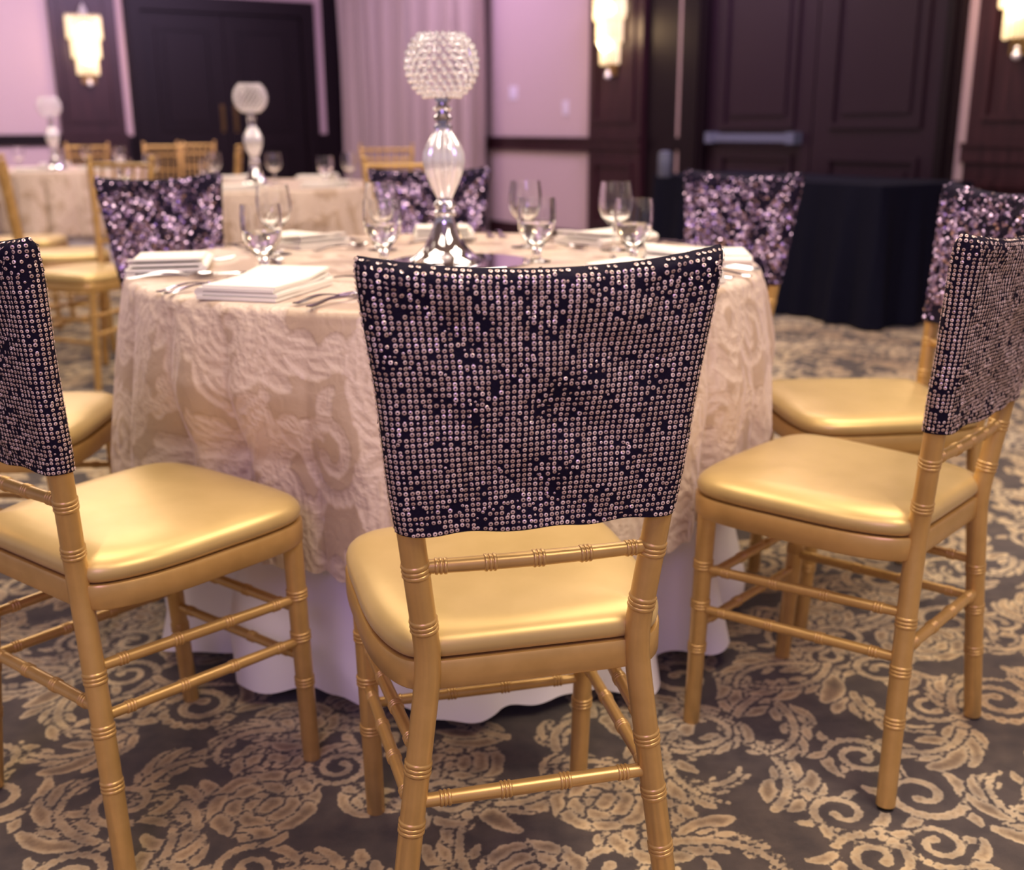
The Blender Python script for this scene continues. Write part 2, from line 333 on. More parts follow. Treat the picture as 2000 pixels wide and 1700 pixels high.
plainpan(TR, 2.79, 2.92, M['wood_dark'], .055, .86, .955)
plainpan(TL, .77, .85, M['strip'], .05, .97, 3.45); plainpan(TL, .77, .85, M['wood_dark'], .05, 0, .97)
plainpan(TL, 3.02, 3.12, M['strip'], .05, .97, 3.45); plainpan(TL, 3.02, 3.12, M['wood_dark'], .05, 0, .97); plainpan(TL, 3.12, 3.56, M['wood_dark'], .04)
plainpan(TL, .85, 3.02, M['strip'], .04, 2.45, 3.45)
def double_door(n, T, s0, s1, zt, mleaf, mframe, bar=True, tw=.16):
    f = MB()
    wb(f, T, s0, s0 + tw, 0, zt + tw, 0, .11); wb(f, T, s1 - tw, s1, 0, zt + tw, 0, .11); wb(f, T, s0 + tw, s1 - tw, zt, zt + tw, 0, .11)
    wb(f, T, s0 + .03, s0 + .06, 0, zt + .1, .11, .13); wb(f, T, s1 - .06, s1 - .03, 0, zt + .1, .11, .13)
    d = obj('door_%d' % n, f, mframe, smooth=False, kind='structure')
    a, b = s0 + tw, s1 - tw; mid = (a + b) / 2
    for i, (p, q) in enumerate(((a + .005, mid - .006), (mid + .006, b - .005))):
        lf = obj('door_leaf', wb(MB(), T, p, q, .01, zt - .005, .0, .045), mleaf, d, smooth=False)
        for z0, z1 in ((1.02, zt - .16), (.16, .86)):
            if (z0, z1) == (.16, .86): z1 = .85
            pm = MB(); frame(pm, T, p + .15, q - .15, z0, z1, .045, .066, .035); wb(pm, T, p + .24, q - .24, z0 + .09, z1 - .09, .045, .06)
            obj('raised_panel', pm, mleaf, lf, smooth=False)
        if bar and i == 0: continue
        if bar:
            bm_ = MB(); wb(bm_, T, p + .08, q - .05, .93, .985, .075, .11); wb(bm_, T, p + .08, p + .16, .92, .995, .045, .12); wb(bm_, T, q - .13, q - .05, .92, .995, .045, .12)
            obj('push_bar', bm_, M['canister'], lf, smooth=False)
        else:
            hb = MB(); hs = q - .07 if i == 0 else p + .07
            wb(hb, T, hs - .02, hs + .02, 1.0, 1.3, .045, .055); hb.tube([T(hs, .055, 1.02), T(hs, .10, 1.04), T(hs, .10, 1.26), T(hs, .055, 1.28)], .009, 8); obj('handle', hb, M['brass'], lf)
    return d
M['door_wood'] = mat('door_veneer', (.018, .008, .014), .34, 0, Specular_IOR_Level=.30); 
double_door(1, TR, .385, 2.64, 2.75, M['door_wood'], M['wood_dark'], tw=.10); plainpan(TR, 2.64, 2.805, M['wood_dark'], .10)
double_door(2, TL, .86, 3.01, 2.28, M['wood_dark'], M['wood_dark'], bar=False)
# window behind the curtain, with its panes
wn = MB(); frame(wn, TR, 6.55, 7.35, .9, 2.9, -.10, -.02, .05); wb(wn, TR, 6.93, 6.97, .95, 2.85, -.08, -.03)
wo = obj('window_1', wn, M['wood_dark'], smooth=False, kind='structure')
obj('pane', wb(MB(), TR, 6.60, 6.93, .95, 2.85, -.07, -.06), M['daylight'], wo, smooth=False); obj('pane', wb(MB(), TR, 6.97, 7.30, .95, 2.85, -.07, -.06), M['daylight'], wo, smooth=False)

def curtain(s0, s1, edge, seed):
    # edge: +1/-1 which side gives way to open a slit towards the top
    n = int((s1 - s0) / .012); zs = np.linspace(.02, 3.3, 24); rg = random.Random(seed); ph = [rg.random() * 6 for _ in range(4)]; V3 = []
    for j, z in enumerate(zs):
        for i in range(n):
            t = i / (n - 1); gap = .05 * max(0, min(1, (z - 1.3) / .5)); a0 = s0 + (gap if edge < 0 else 0); a1 = s1 - (gap if edge > 0 else 0)
            s = a0 + (a1 - a0) * t; q = s * 2 * PI / .34 + .9 * math.sin(s * 3.1 + ph[0]) + .3 * math.sin(z * .8 + s * 4)
            d = .19 + .10 * math.sin(q) + .018 * math.sin(2.3 * q + ph[1]) + .01 * math.sin(z * 2 + ph[2] + s * 5)
            V3.append(TR(s, d, z))
    return grid_mesh('curtain', np.array(V3), n, len(zs), False, M['curtain'], {})
c1 = link('curtain', curtain(5.62, 6.97, 1, 1), label='taupe floor-length curtain panel right of the blue window slit', category='curtain', group='curtain panels at the window')
c2 = link('curtain', curtain(6.95, 8.85, -1, 2), label='taupe floor-length curtain panel left of the blue slit, reaching the corner', category='curtain', group='curtain panels at the window')
def plate(s, z, w_, h, lab, nt):
    t = empty('switch_plate', TR(s, 0, z), label=lab, category='switch')
    T = lambda a, d, zz: tuple(Vector(TR(s + a, d, z + zz)) - t.location)
    obj('cover_plate', wb(MB(), T, -w_ / 2, w_ / 2, -h / 2, h / 2, 0, .008), M['plate'], t, smooth=False)
    for i in range(nt):
        a = (i - (nt - 1) / 2) * .045; obj('toggle', wb(MB(), T, a - .012, a + .012, -.03, .03, .008, .014), M['plate'], t, smooth=False)
plate(5.35, 1.35, .14, .125, 'pale double switch plate on the mauve wall beside the curtain', 2)
plate(4.47, 1.20, .085, .125, 'small pale single switch plate on the mauve wall, nearer the wooden pilaster', 1)

def sconce(T, s, d, z0, lab, sc=1.0):
    t = empty('wall_sconce', T(s, d, z0), label=lab, category='wall lamp', group='crystal wall sconces')
    def Q(a, dd, zz): return tuple(Vector(T(s + a * sc, d + dd * sc, z0 + zz * sc)) - t.location)
    obj('back_plate', wb(MB(), Q, -.07, .07, .0, .66, 0, .02), M['brass'], t, smooth=False)
    def ball(c, r): 
        mb = MB(); P = [(r * math.sin(PI * k / 8) + 1e-5, -r * math.cos(PI * k / 8)) for k in range(9)]; mb.lathe(P, 12); mb.v = [tuple(Vector(p) + Vector(Q(*c))) for p in mb.v]; return mb
    obj('bulb', ball((0, .08, .24), .055 * sc), M['bulb'], t); obj('bulb', ball((0, .08, .50), .065 * sc), M['bulb'], t)
    # tiers of hanging rods on a half ring
    me = MB().tube([(0, 0, 0), (0, 0, .01), (0, 0, .21), (0, 0, .235)], [.003, .0105, .0105, .002], 6).mesh('crystal_rod', M['rod'], True)
    for tier, (R, z, n, l) in enumerate([(.165, .42, 17, 1.0), (.135, .24, 14, 1.0), (.10, .08, 11, .9)]):
        for i in range(n):
            a = PI * i / (n - 1); o = link('crystal_rod', me, t); o.location = Q(R * math.cos(a), .02 + R * .75 * math.sin(a), z); o.scale = (sc, sc, sc * l)
        rg_ = MB(); rg_.tube([Q(R * math.cos(PI * i / 16), .02 + R * .75 * math.sin(PI * i / 16), z + .222 * l) for i in range(17)], .005 * sc, 6); obj('ring', rg_, M['brass'], t)
    obj('finial', ball((0, .05, -.005), .026 * sc), M['crystal'], t); obj('finial', ball((0, .05, .03), .016 * sc), M['crystal'], t)
    cr = MB(); cr.tube([Q(0, .06, .63), Q(0, .06, .66), Q(0, .06, .70), Q(0, .06, .76)], [.10 * sc, .05 * sc, .035 * sc, .004], 10); obj('crown', cr, M['crystal'], t)
    l = bpy.data.lights.new('sconce_glow', 'POINT'); l.energy = 4; l.color = (1, .66, .35); l.shadow_soft_size = .1
    lo = bpy.data.objects.new('sconce_glow', l); COL.objects.link(lo); lo.location = T(s, d + .30, z0 + .35)
    return t
sconce(TR, 3.68, .08, 1.44, 'lit crystal wall sconce on the wooden pilaster right of the mauve wall', 1.0)
sconce(TR, .02, .06, 1.40, 'lit crystal wall sconce cut off by the right edge of the photo', 1.0)
sconce(TL, .43, .08, 1.51, 'lit crystal wall sconce on the pilaster at the far left', 1.05)

# ------------------------------------------------------------------ chair
WT, YT, WS, YS, WF, YF = .181, -.219, .127, -.172, .186, -.188
ZS = .44
def post_pt(s, z, ZT=.915):
    if z >= ZS:
        t = (z - ZS) / (ZT - ZS); k = t - .10 * math.exp(-((t) / .12) ** 2) * 0; return Vector((s * (WS + (WT - WS) * k), YS + (YT - YS) * k, z))
    t = (ZS - z) / ZS; return Vector((s * (WS + (WF - WS) * t), YS + (YF - YS) * t ** 1.3, z))
def soft(f, z, d=.05, *a): return (f(z - d * .5, *a) + f(z + d * .5, *a) + f(z, *a) * 2) / 4
def ringed(mb, fn, t0, t1, rad, rings, Ln, seg=16, amp=.0019, wd=1.0):
    # fn(t) -> point for t in 0..1; rings: t positions
    prof = [(-.0125, 0), (-.0096, 0), (-.0086, 0), (-.0080, .7), (-.0068, 1), (-.0050, 1), (-.0039, .7), (-.0034, 0), (-.0023, 0), (-.0018, .7), (-.0009, 1), (.0009, 1), (.0018, .7), (.0023, 0), (.0034, 0), (.0039, .7), (.0050, 1), (.0068, 1), (.0080, .7), (.0086, 0), (.0096, 0), (.0125, 0)]
    S = {}
    n = max(4, int(Ln / .03))
    for i in range(n + 1): S[t0 + (t1 - t0) * i / n] = 0
    for r in rings:
        for k in [k for k in S if abs(k - r) * Ln < .0155 * wd and k not in (t0, t1)]: del S[k]
        for o, a in prof: S[r + o * wd / Ln] = a
    ts = sorted(S); R = [rad(t) + amp * S[t] for t in ts]
    return mb.tube([fn(t) for t in ts], R, seg)
OUT = [(0, .217), (.07, .216), (.125, .211), (.160, .200), (.184, .178), (.195, .145), (.197, .095), (.194, .03), (.190, -.04), (.182, -.095), (.167, -.140), (.147, -.166), (.115, -.173), (.06, -.174), (0, -.174)]
def outline(off=0., n=96, tw=0):
    P = OUT + [(-x, y) for x, y in OUT[-2:0:-1]]; k = len(P); R = []
    for i in range(k):
        for j in range(4):
            t = j / 4; a, b, c, d = (Vector(P[(i + q) % k]) for q in (-1, 0, 1, 2))
            R.append(.5 * ((2 * b) + (c - a) * t + (2 * a - 5 * b + 4 * c - d) * t * t + (3 * b - a - 3 * c + d) * t ** 3))
    res_ = []
    for i in range(len(R)):
        t = (R[(i + 1) % len(R)] - R[i - 1]).normalized(); nrm = Vector((-t.y, t.x)); res_.append(R[i] + nrm * off)
    return res_
def chair_meshes(ZT, finial=True):
    D = {}
    rz = [.144, .227, .305, .492, .564] + ([.66, .76, .86] if finial else [])
    for s in (-1, 1):
        f = lambda t, s=s: soft(lambda z: post_pt(s, max(0, min(ZT, z)), ZT), t * ZT)
        mb = ringed(MB(), f, .0, 1, lambda t: .0160 - .002 * abs(t - .45) - (.004 * max(0, t - .96) / .04), [z / ZT for z in rz], ZT, amp=.0014)
        if finial: mb.lathe([(.003, 0), (.011, .003), (.014, .009), (.011, .016), (.003, .020)], 12, tuple(post_pt(s, ZT, ZT) + Vector((0, 0, -.002))))
        D['post', s] = mb.mesh('back_leg', M['gold'], True, 60)
        g = lambda t, s=s: Vector((s * (.167 + .007 * t), .188 - .018 * t, .408 * t))
        D['leg', s] = ringed(MB(), g, 0, 1, lambda t: .0145 + .0018 * t, [.153 / .408, .238 / .408, .314 / .408], .408).mesh('front_leg', M['gold'], True, 60)
    D['foot'] = MB().lathe([(.0001, 0), (.0125, 0), (.0125, .004)], 12).mesh('foot_cap', M['foot'])
    def fl(s, z): t = z / .408; return Vector((s * (.167 + .007 * t), .188 - .018 * t, z))
    def rung(a, b, k, r=.0085, bow=Vector((0, 0, 0))):
        Ln = (b - a).length; fn = lambda t: a.lerp(b, t) + bow * (4 * t * (1 - t))
        return ringed(MB(), fn, 0, 1, lambda t: r * (.92 + .12 * math.sin(PI * t)), [(i + .5 + .12 * ((i + .5) / k * 2 - 1) * 0) / k for i in range(k)], Ln, 12, .0016, .85).mesh('stretcher', M['gold'], True, 60)
    D['rungs'] = []
    for s in (-1, 1):
        D['rungs'] += [rung(fl(s, .305), post_pt(s, .318, ZT), 4), rung(fl(s, .228), post_pt(s, .246, ZT), 4)]
    D['rungs'] += [rung(fl(-1, .285), fl(1, .285), 4, .0082), rung(fl(-1, .196), fl(1, .196), 4, .0082), rung(post_pt(-1, .258, ZT), post_pt(1, .258, ZT), 4, .0092)]
    D['rail'] = rung(post_pt(-1, .566, ZT), post_pt(1, .566, ZT), 5, .0088, Vector((0, -.006, 0)))
    D['rail'].name = 'back_rail'
    # seat frame
    rg = []
    for off, z in [(-.012, .404), (.001, .404), (.003, .407), (.003, .437), (.001, .4405), (-.012, .4405)]: rg.append([(p.x, p.y, z) for p in outline(off)])
    D['frame'] = MB().stack(rg[::-1][::-1]).mesh('seat_frame', M['gold'], True, 35)
    # cushion
    rg = []
    for off, z in [(-.03, .441), (-.008, .4415), (-.003, .444), (.0005, .449), (.0015, .456), (-.001, .4635), (-.007, .4695), (-.017, .4745), (-.032, .4785), (-.052, .481), (-.08, .4825)]:
        base = outline(off if off > -.04 else -.032)
        if off <= -.04:
            k = 1 - (-.032 - off) * -1 / .19 if False else 1 - ((-off) - .032) / .15; base = [Vector((p.x * k, .01 + (p.y - .01) * k)) for p in base]
        rg.append([(p.x, p.y, z + .0012 * math.sin(p.x * 25 + p.y * 9) * (1 if z > .475 else 0)) for p in base])
    for k in (.5, .3, .12): rg.append([(p.x * k, .01 + (p.y - .01) * k, .4835) for p in outline(-.032)])
    D['cushion'] = MB().stack(rg).mesh('seat_cushion', M['vinyl'], True, 80)
    # crest rail + spindles (plain chairs)
    c0, c1 = post_pt(-1, ZT - (.022 if finial else .034), ZT), post_pt(1, ZT - (.022 if finial else .034), ZT)
    D['crest'] = MB().tube([c0.lerp(c1, i / 12) + Vector((0, -.019 * 4 * (i / 12) * (1 - i / 12), 0)) for i in range(13)], .0105, 10).mesh('crest_rail', M['gold'])
    a, b = post_pt(-1, ZT - .09, ZT), post_pt(1, ZT - .09, ZT)
    D['rail2'] = MB().tube([a.lerp(b, i / 12) + Vector((0, -.020 * 4 * (i / 12) * (1 - i / 12), 0)) for i in range(13)], .008, 8).mesh('back_rail', M['gold'])
    a2, b2 = post_pt(-1, .70, ZT), post_pt(1, .70, ZT)
    D['rail3'] = MB().tube([a2.lerp(b2, i / 8) + Vector((0, -.012 * 4 * (i / 8) * (1 - i / 8), 0)) for i in range(9)], .0065, 8).mesh('back_rail', M['gold'])
    D['spin'] = []
    for i in range(5):
        t = (i + 1) / 6; q = 4 * t * (1 - t); lo = post_pt(-1, .566, ZT).lerp(post_pt(1, .566, ZT), t) + Vector((0, -.006 * q, 0)); hi = c0.lerp(c1, t) + Vector((0, -.022 * q, 0))
        D['spin'].append(MB().tube([lo, lo.lerp(hi, .5), hi], .0058, 7).mesh('spindle', M['gold']))
    return D
def make_chair(D, covered, name='chiavari_chair'):
    t = empty(name)
    for s in (-1, 1):
        p = link('back_leg', D['post', s], t); c = link('foot_cap', D['foot'], p); c.location = post_pt(s, 0); c.location.z = -.0
        p = link('front_leg', D['leg', s], t); c = link('foot_cap', D['foot'], p); c.location = (s * .168, .189, 0)
    for r in D['rungs']: link('stretcher', r, t)
    link('back_rail', D['rail'], t); link('seat_frame', D['frame'], t); link('seat_cushion', D['cushion'], t); link('crest_rail', D['crest'], t)
    if not covered:
        link('back_rail', D['rail2'], t); link('back_rail', D['rail3'], t)
        for q in D['spin']: link('spindle', q, t)
    return t

# ------------------------------------------------------------------ sequinned chair cover
def cover_surf(ZT, Z0=.612):
    """returns f(p, q): p = perimeter parameter 0..1 (0-.46 back face left to right, then right side, front, left side), q = height 0..1"""
    def half(q): 
        z = Z0 + (ZT + .006 - Z0) * q; c = post_pt(1, min(z, ZT), ZT); return c.x + .0170 + .0012 * math.sin(q * 9), c.y, z
    def f(p, q):
        w_, y, z = half(min(q, 1)); e = 1.0
        if q > .93: e = math.sqrt(max(0.0, 1 - ((q - .93) / .07) ** 2)) * .96 + .04
        th = .020; a = w_ - th; per = 4 * a + 2 * PI * th; d = (p % 1) * per; c4 = PI * th / 2
        if d < c4: g = d / th; x, yy = -a - th * math.cos(g), -th * math.sin(g)
        elif d < c4 + 2 * a: x, yy = -a + d - c4, -th
        elif d < 3 * c4 + 2 * a: g = (d - c4 - 2 * a) / th; x, yy = a + th * math.sin(g), -th * math.cos(g)
        elif d < 3 * c4 + 4 * a: x, yy = a - (d - 3 * c4 - 2 * a), th
        else: g = (d - 3 * c4 - 4 * a) / th; x, yy = -a - th * math.sin(g), th * math.cos(g)
        b = 1 - min(1, (x / w_) ** 2); yy *= e * (1 - .18 * b)
        sag = -.0165 * b * max(0, (q - .45) / .55) ** 2; bow = -.020 * b * (.35 + .65 * q)
        wr_ = (.0016 * math.sin(x * 44 + z * 60) + .0010 * math.sin(x * 95 - z * 33) + .0014 * math.sin(z * 70 + x * 12) + .0022 * math.sin(x * 21 - z * 26 + 1)) * b
        # pull folds fanning out of the top corners
        wr_ += .0016 * math.sin(26 * math.atan2(w_ - abs(x), .94 - z)) * math.exp(-((w_ - abs(x)) ** 2 + (.92 - z) ** 2) / .012)
        return Vector((x * (1 - (.02 * (1 - e) if q > .93 else 0)), y + bow + yy + wr_, z + sag + (.0016 * math.sin(x * 70 + 1) if q < .02 else 0)))
    return f
def make_cover_meshes(ZT, seed, tilt, drop_, mseq, pitch=.0070, rowp=.0063, seg=10, size=(.00245, .0009)):
    f = cover_surf(ZT); nu, nv = 160, 46
    V3 = np.array([f(i / nu, j / (nv - 1)) for j in range(nv) for i in range(nu)])
    me = grid_mesh('chair_cover', V3, nu, nv, True, M['mesh_fabric'], {})
    # close the top
    rg = random.Random(seed); VV = []; FF = []; TT = []; o = 0
    H = .311
    for j in range(int(H / rowp) + 1):
        q = min(.995, .012 + j * rowp / H * .985)
        # walk around the perimeter at this height with constant column count (columns run straight up)
        K = 120; pts = [f(i / K, q) for i in range(K + 1)]; cum = [0]
        for i in range(K): cum.append(cum[-1] + (pts[i + 1] - pts[i]).length)
        ncol = 112
        k = 0
        for c in range(ncol):
            tgt = cum[-1] * (c + .5) / ncol
            while cum[k + 1] < tgt: k += 1
            p = (k + (tgt - cum[k]) / max(1e-9, cum[k + 1] - cum[k])) / K
            # patches where sequins are flipped or missing
            px_, pz = pts[k].x, pts[k].z
            patch = math.sin(px_ * 37 + 1.7 * math.sin(pz * 41 + seed)) * math.sin(pz * 29 + 2.1 * math.sin(px_ * 23 + seed * 2)) + .35 * math.sin(px_ * 160) * math.sin(pz * 90)
            d_ = drop_ * (1.0 + 4.0 * max(0, patch - .25) + (2.2 if (q > .86 or q < .14) else 0))
            if rg.random() < d_ * .55: continue
            e = .004; P = f(p, q); du = f((p + e) % 1, q) - f((p - e) % 1, q); dv = f(p, min(1, q + .01)) - f(p, max(0, q - .01))
            nn = du.cross(dv)
            if nn.length < 1e-12: continue
            nn.normalize(); u = du.normalized(); v = nn.cross(u)
            tl = tilt * (1 + 3.0 * max(0, patch)); 
            nn = (nn + u * rg.gauss(0, tl) + v * rg.gauss(0, tl)).normalized(); u = (u - nn * u.dot(nn)).normalized(); v = nn.cross(u)
            irregular = rg.random() < d_
            P = P + nn * .0011 + (u * rg.gauss(0, .0013) + v * rg.gauss(0, .0013) if irregular else u * rg.gauss(0, .00025) + v * rg.gauss(0, .00025))
            sc = (rg.uniform(.5, .95) if irregular else rg.uniform(.92, 1.06)); R, r = size[0] * sc, size[1] * sc; tn = rg.random() ** 1.5
            for kk in range(seg):
                a = 2 * PI * kk / seg; dd = u * math.cos(a) + v * math.sin(a); VV.append(P + dd * R - nn * .0003); VV.append(P + dd * r + nn * .0002); TT += [tn, tn]
            FF += [(o + 2 * kk, o + 2 * ((kk + 1) % seg), o + 2 * ((kk + 1) % seg) + 1, o + 2 * kk + 1) for kk in range(seg)]; o += 2 * seg
    ms = build_np(bpy.data.meshes.new('sequins'), np.array([tuple(p) for p in VV]), np.array(FF), mseq, {'tone': TT}, smooth=False)
    return me, ms

# ------------------------------------------------------------------ tables
POSES = [(-.014, 1.346, .23), (.575, 1.753, .83), (-.595, 1.595, -.653), (.785, 2.29, 1.65), (.50, 3.015, 2.327), (-.217, 3.374, 3.342), (-.831, 3.008, 3.977), (-1.075, 2.19, -1.53)]
TC = Vector((-.138, 2.376)); TZ = .762; TRAD = .672
def cloth_mesh(name, r0, ztop, zhem, flare, amp, m, seed, top=True, nth=700, hemtilt=0., tiltang=0., rs=.006, folds=(15, 23), sharp=1.0):
    rg = random.Random(seed); ph = [rg.random() * 6.28 for _ in range(6)]
    th = np.linspace(0, 2 * PI, nth, endpoint=False)
    wv = .6 * np.sin(folds[0] * th + ph[0] + 1.1 * np.sin(3 * th + ph[1])) + .4 * np.sin(folds[1] * th + ph[2] + .8 * np.sin(4 * th + ph[3]))
    wv = (1.6 * np.sqrt(np.abs(np.sin(.5 * (folds[0] * th + ph[0] + 1.1 * np.sin(3 * th + ph[1]))))) - 1 + .35 * wv) * .9 if top else np.sign(wv) * np.abs(wv) ** sharp
    wv = wv * (.75 + .25 * np.sin(5 * th + ph[4]))
    V3 = []; PX = []
    if top:
        nr = int((r0 - .02) / .011)
        for i in range(nr + 1):
            r = (r0 - .02) * i / nr + 1e-4; V3.append(np.stack([r * np.cos(th), r * np.sin(th), np.full(nth, ztop)], 1)); PX.append(np.full(nth, r))
        for i in range(1, 6):
            a = PI / 2 * i / 6; r = r0 - .02 + .02 * math.sin(a); V3.append(np.stack([r * np.cos(th), r * np.sin(th), np.full(nth, ztop - .02 * (1 - math.cos(a)))], 1)); PX.append(np.full(nth, r0 - .02 + .031 * i / 6))
    hem = zhem - hemtilt * np.cos(th - tiltang); n = int((ztop - zhem) / rs); z0 = ztop - .02 if top else ztop
    for i in range(n + 1):
        t = i / n; z = z0 + (hem + .004 * np.sin(folds[1] * 2 * th) - z0) * t
        r = r0 + flare * t ** .8 + amp * wv * (t ** (.6 if top else 1.3)) + (0 if top else 0)
        V3.append(np.stack([r * np.cos(th), r * np.sin(th), z], 1)); PX.append(r0 + .012 + (z0 - z) + 0 * th)
    PX = np.concatenate(PX); V3 = clamp_cloth(np.concatenate(V3), nth); TH = np.tile(th, len(V3) // nth)
    pat = np.maximum(sample(TILE_B, PX * np.cos(TH) * 1.0, PX * np.sin(TH) * 1.0, 1.0), -.03)
    return grid_mesh(name, V3, nth, len(V3) // nth, True, m, {'pat': pat})
def clamp_cloth(V, n, ymin=.236, xmax=.245, zmax=.50):
    V = V.copy(); X_, Y_, Z_ = V[:, 0], V[:, 1], V[:, 2]; r = np.hypot(X_, Y_); th = np.arctan2(Y_, X_); rmax = np.repeat(r.reshape(-1, n).max(1), n)
    for x, y, a in POSES:
        lx, ly = x - TC.x, y - TC.y; A0 = math.atan2(ly, lx); dl = np.abs((th - A0 + PI) % (2 * PI) - PI)
        d0 = math.hypot(lx, ly) - ymin; lim = d0 / np.cos(np.minimum(dl, 1.2)); k = np.clip((xmax + .06 - np.abs(np.sin(dl)) * r) / .06, 0, 1) * (dl < 1.2) * np.clip((zmax + .12 - Z_) / .12, 0, 1) * np.clip((r - .45) / .1, 0, 1)
        r = r - np.clip(rmax - lim, 0, .2) * k * .97
    V[:, 0] = r * np.cos(th); V[:, 1] = r * np.sin(th); return V
D0 = chair_meshes(.915); DC = chair_meshes(.912, False); D1 = chair_meshes(.894, False)
CLOTH = cloth_mesh('tablecloth', TRAD, TZ, .345, .060, .036, M['damask'], 4, hemtilt=.045, tiltang=math.radians(-112), folds=(25, 37))
UNDER = cloth_mesh('underlay_cloth', .52, .60, .035, .135, .058, M['underlay'], 9, top=False, nth=600, rs=.02, folds=(13, 20), sharp=.75)
def table(loc, lab, labc, labu, group, rz=0):
    t = empty('banquet_table', (*loc, 0), rz, label=lab, category='table', group=group[0])
    obj('tabletop', MB().lathe([(.001, .735), (.645, .735), (.65, .738), (.65, .752), (.645, .755), (.001, .755)], 64), M['wood_dark'], t)
    obj('pedestal', MB().lathe([(.03, .735), (.03, .10), (.04, .08), (.04, .06)], 16, closed=True), M['canister'], t)
    for k in range(4):
        a = k * PI / 2 + .4; obj('leg', MB().tube([(0, 0, .085), (.2 * math.cos(a), .2 * math.sin(a), .07), (.38 * math.cos(a), .38 * math.sin(a), .015)], .015, 8), M['canister'], t)
    link('tablecloth', CLOTH, label=labc, category='tablecloth', group=group[1]).location = (*loc, 0)
    link('underlay_cloth', UNDER, label=labu, category='tablecloth', group=group[2]).location = (*loc, 0)
    bpy.context.scene.collection.objects[-1].rotation_euler.z = rz; bpy.context.scene.collection.objects[-2].rotation_euler.z = rz
T2 = (-1.33, 5.75); T3 = (-3.38, 8.3)
G = ('round banquet tables', 'champagne damask tablecloths', 'white underlay cloths')
table(TC, 'round banquet table in the foreground, hidden under cream and white cloths', 'champagne damask tablecloth on the foreground table, with embossed leaf scrolls and deep folds', 'white floor-length underlay cloth showing below the damask cloth of the foreground table', G)
table(T2, 'round banquet table behind the foreground table, left of the curtain', 'champagne damask tablecloth on the second table, behind the glasses in the middle left', 'white underlay cloth of the second table, beyond the foreground table', G, 1.0)
table(T3, 'round banquet table farthest away at the left wall', 'pinkish damask tablecloth on the farthest table at the left', 'white underlay cloth of the farthest table at the left', G, 2.0)

# black draped table by the right doors
def black_table():
    c = Vector((1.89, 5.64)); du = Vector((-.5225, .8526)); dv = Vector((.8526, .5225)); Lg, Wd = 1.83, .72
    mid = c + du * Lg / 2 + dv * Wd / 2; t = empty('buffet_table', (mid.x, mid.y, 0), math.atan2(du.y, du.x), label='long folding table hidden under a black cloth in front of the dark doors', category='table')
    obj('tabletop', MB().box(-Lg / 2 + .02, Lg / 2 - .02, -Wd / 2 + .02, Wd / 2 - .02, .70, .735), M['wood_dark'], t, smooth=False)
    for sx in (-1, 1):
        for sy in (-1, 1): obj('leg', MB().tube([(sx * .75, sy * .28, .70), (sx * .78, sy * .28, 0)], .014, 8), M['canister'], t)
    # cloth: rounded rectangle loop
    n = 360; loops = []
    def peri(k, off):
        a, b, r = Lg / 2 + off, Wd / 2 + off, .03; per = [(a, -b), (a, b), (-a, b), (-a, -b)]; tot = 2 * (2 * a + 2 * b); d = tot * k / n
        for i in range(4):
            p, q = Vector(per[i]), Vector(per[(i + 1) % 4]); l = (q - p).length
            if d <= l: return p.lerp(q, d / l), (q - p).normalized(), d
            d -= l
        return Vector(per[0]), Vector((0, 1)), 0
    for z, am in [(.744, 0), (.741, 0), (.72, .001), (.6, .006), (.45, .012), (.3, .018), (.15, .024), (.012, .030)]:
        row = []
        for k in range(n):
            off = 0 if z > .742 else .004; p, tg, d = peri(k, off + (.05 * (.744 - z))); nm = Vector((tg.y, -tg.x)); wv = math.sin(d * 21 + 1.3 * math.sin(d * 7)) + .4 * math.sin(d * 47)
            p = p + nm * am * wv; row.append((p.x, p.y, z))
        loops.append(row)
    top = [[(x * k, y * k, .745) for x, y, z in loops[0]] for k in (.02, .5, .97)]
    cl = obj('black_tablecloth', MB().stack(top + loops, cap=False), M['black_cloth'], smooth=True, label='floor-length black cloth draped over the long table by the dark doors', category='tablecloth')
    cl.location = t.location; cl.rotation_euler = t.rotation_euler
    cn = empty('canister', (.93, 6.72, .7455), label='small grey-blue canister standing on the far end of the black table', category='canister')
    obj('body', MB().lathe([(.001, 0), (.038, 0), (.041, .004), (.041, .125), (.039, .130)], 24, closed=False), M['canister'], cn); obj('lid', MB().lathe([(.039, .130), (.040, .132), (.038, .145), (.020, .152), (.001, .153)], 24), M['canister'], cn)
black_table()

# ------------------------------------------------------------------ covered chairs round the foreground table
CL = ['gold chiavari chair at the front centre, seen from behind under a sequin cover', 'gold chiavari chair on the right, nearest of the two with its seat facing the table',
      'gold chiavari chair at the left front, cut off by the left edge', 'gold chiavari chair behind the nearer right-hand chair, at the right of the table',
      'gold chiavari chair at the far right of the table, in front of the black table', 'gold chiavari chair on the far side of the table behind the crystal candle holder',
      'gold chiavari chair at the far left of the table under a lilac-lit sequin cover', 'gold chiavari chair left of the table, only its seat showing behind the left front chair']
VL = ['dark navy sequin chair cover with rose ring sequins, facing the camera at front centre', 'dark sequin chair cover on the nearer right-hand chair, seen at an angle',
      'dark sequin chair cover at the left edge of the photo, sloping down to the right', 'greyish lilac-lit sequin chair cover at the right edge, behind the nearer right-hand cover',
      'lilac-lit sequin chair cover in front of the black table', 'lilac-lit sequin chair cover behind the crystal candle holder',
      'lilac-lit sequin chair cover at the back left, beside the plain gold chairs']
near = make_cover_meshes(.915, 2, .07, .06, M['sequin']); near1 = make_cover_meshes(.897, 5, .08, .04, M['sequin']); far = make_cover_meshes(.915, 8, .42, .30, M['sequin_far'], seg=7, size=(.0044, .0007))
ch0 = make_chair(DC, True); ch1 = make_chair(D1, True); used = [False]
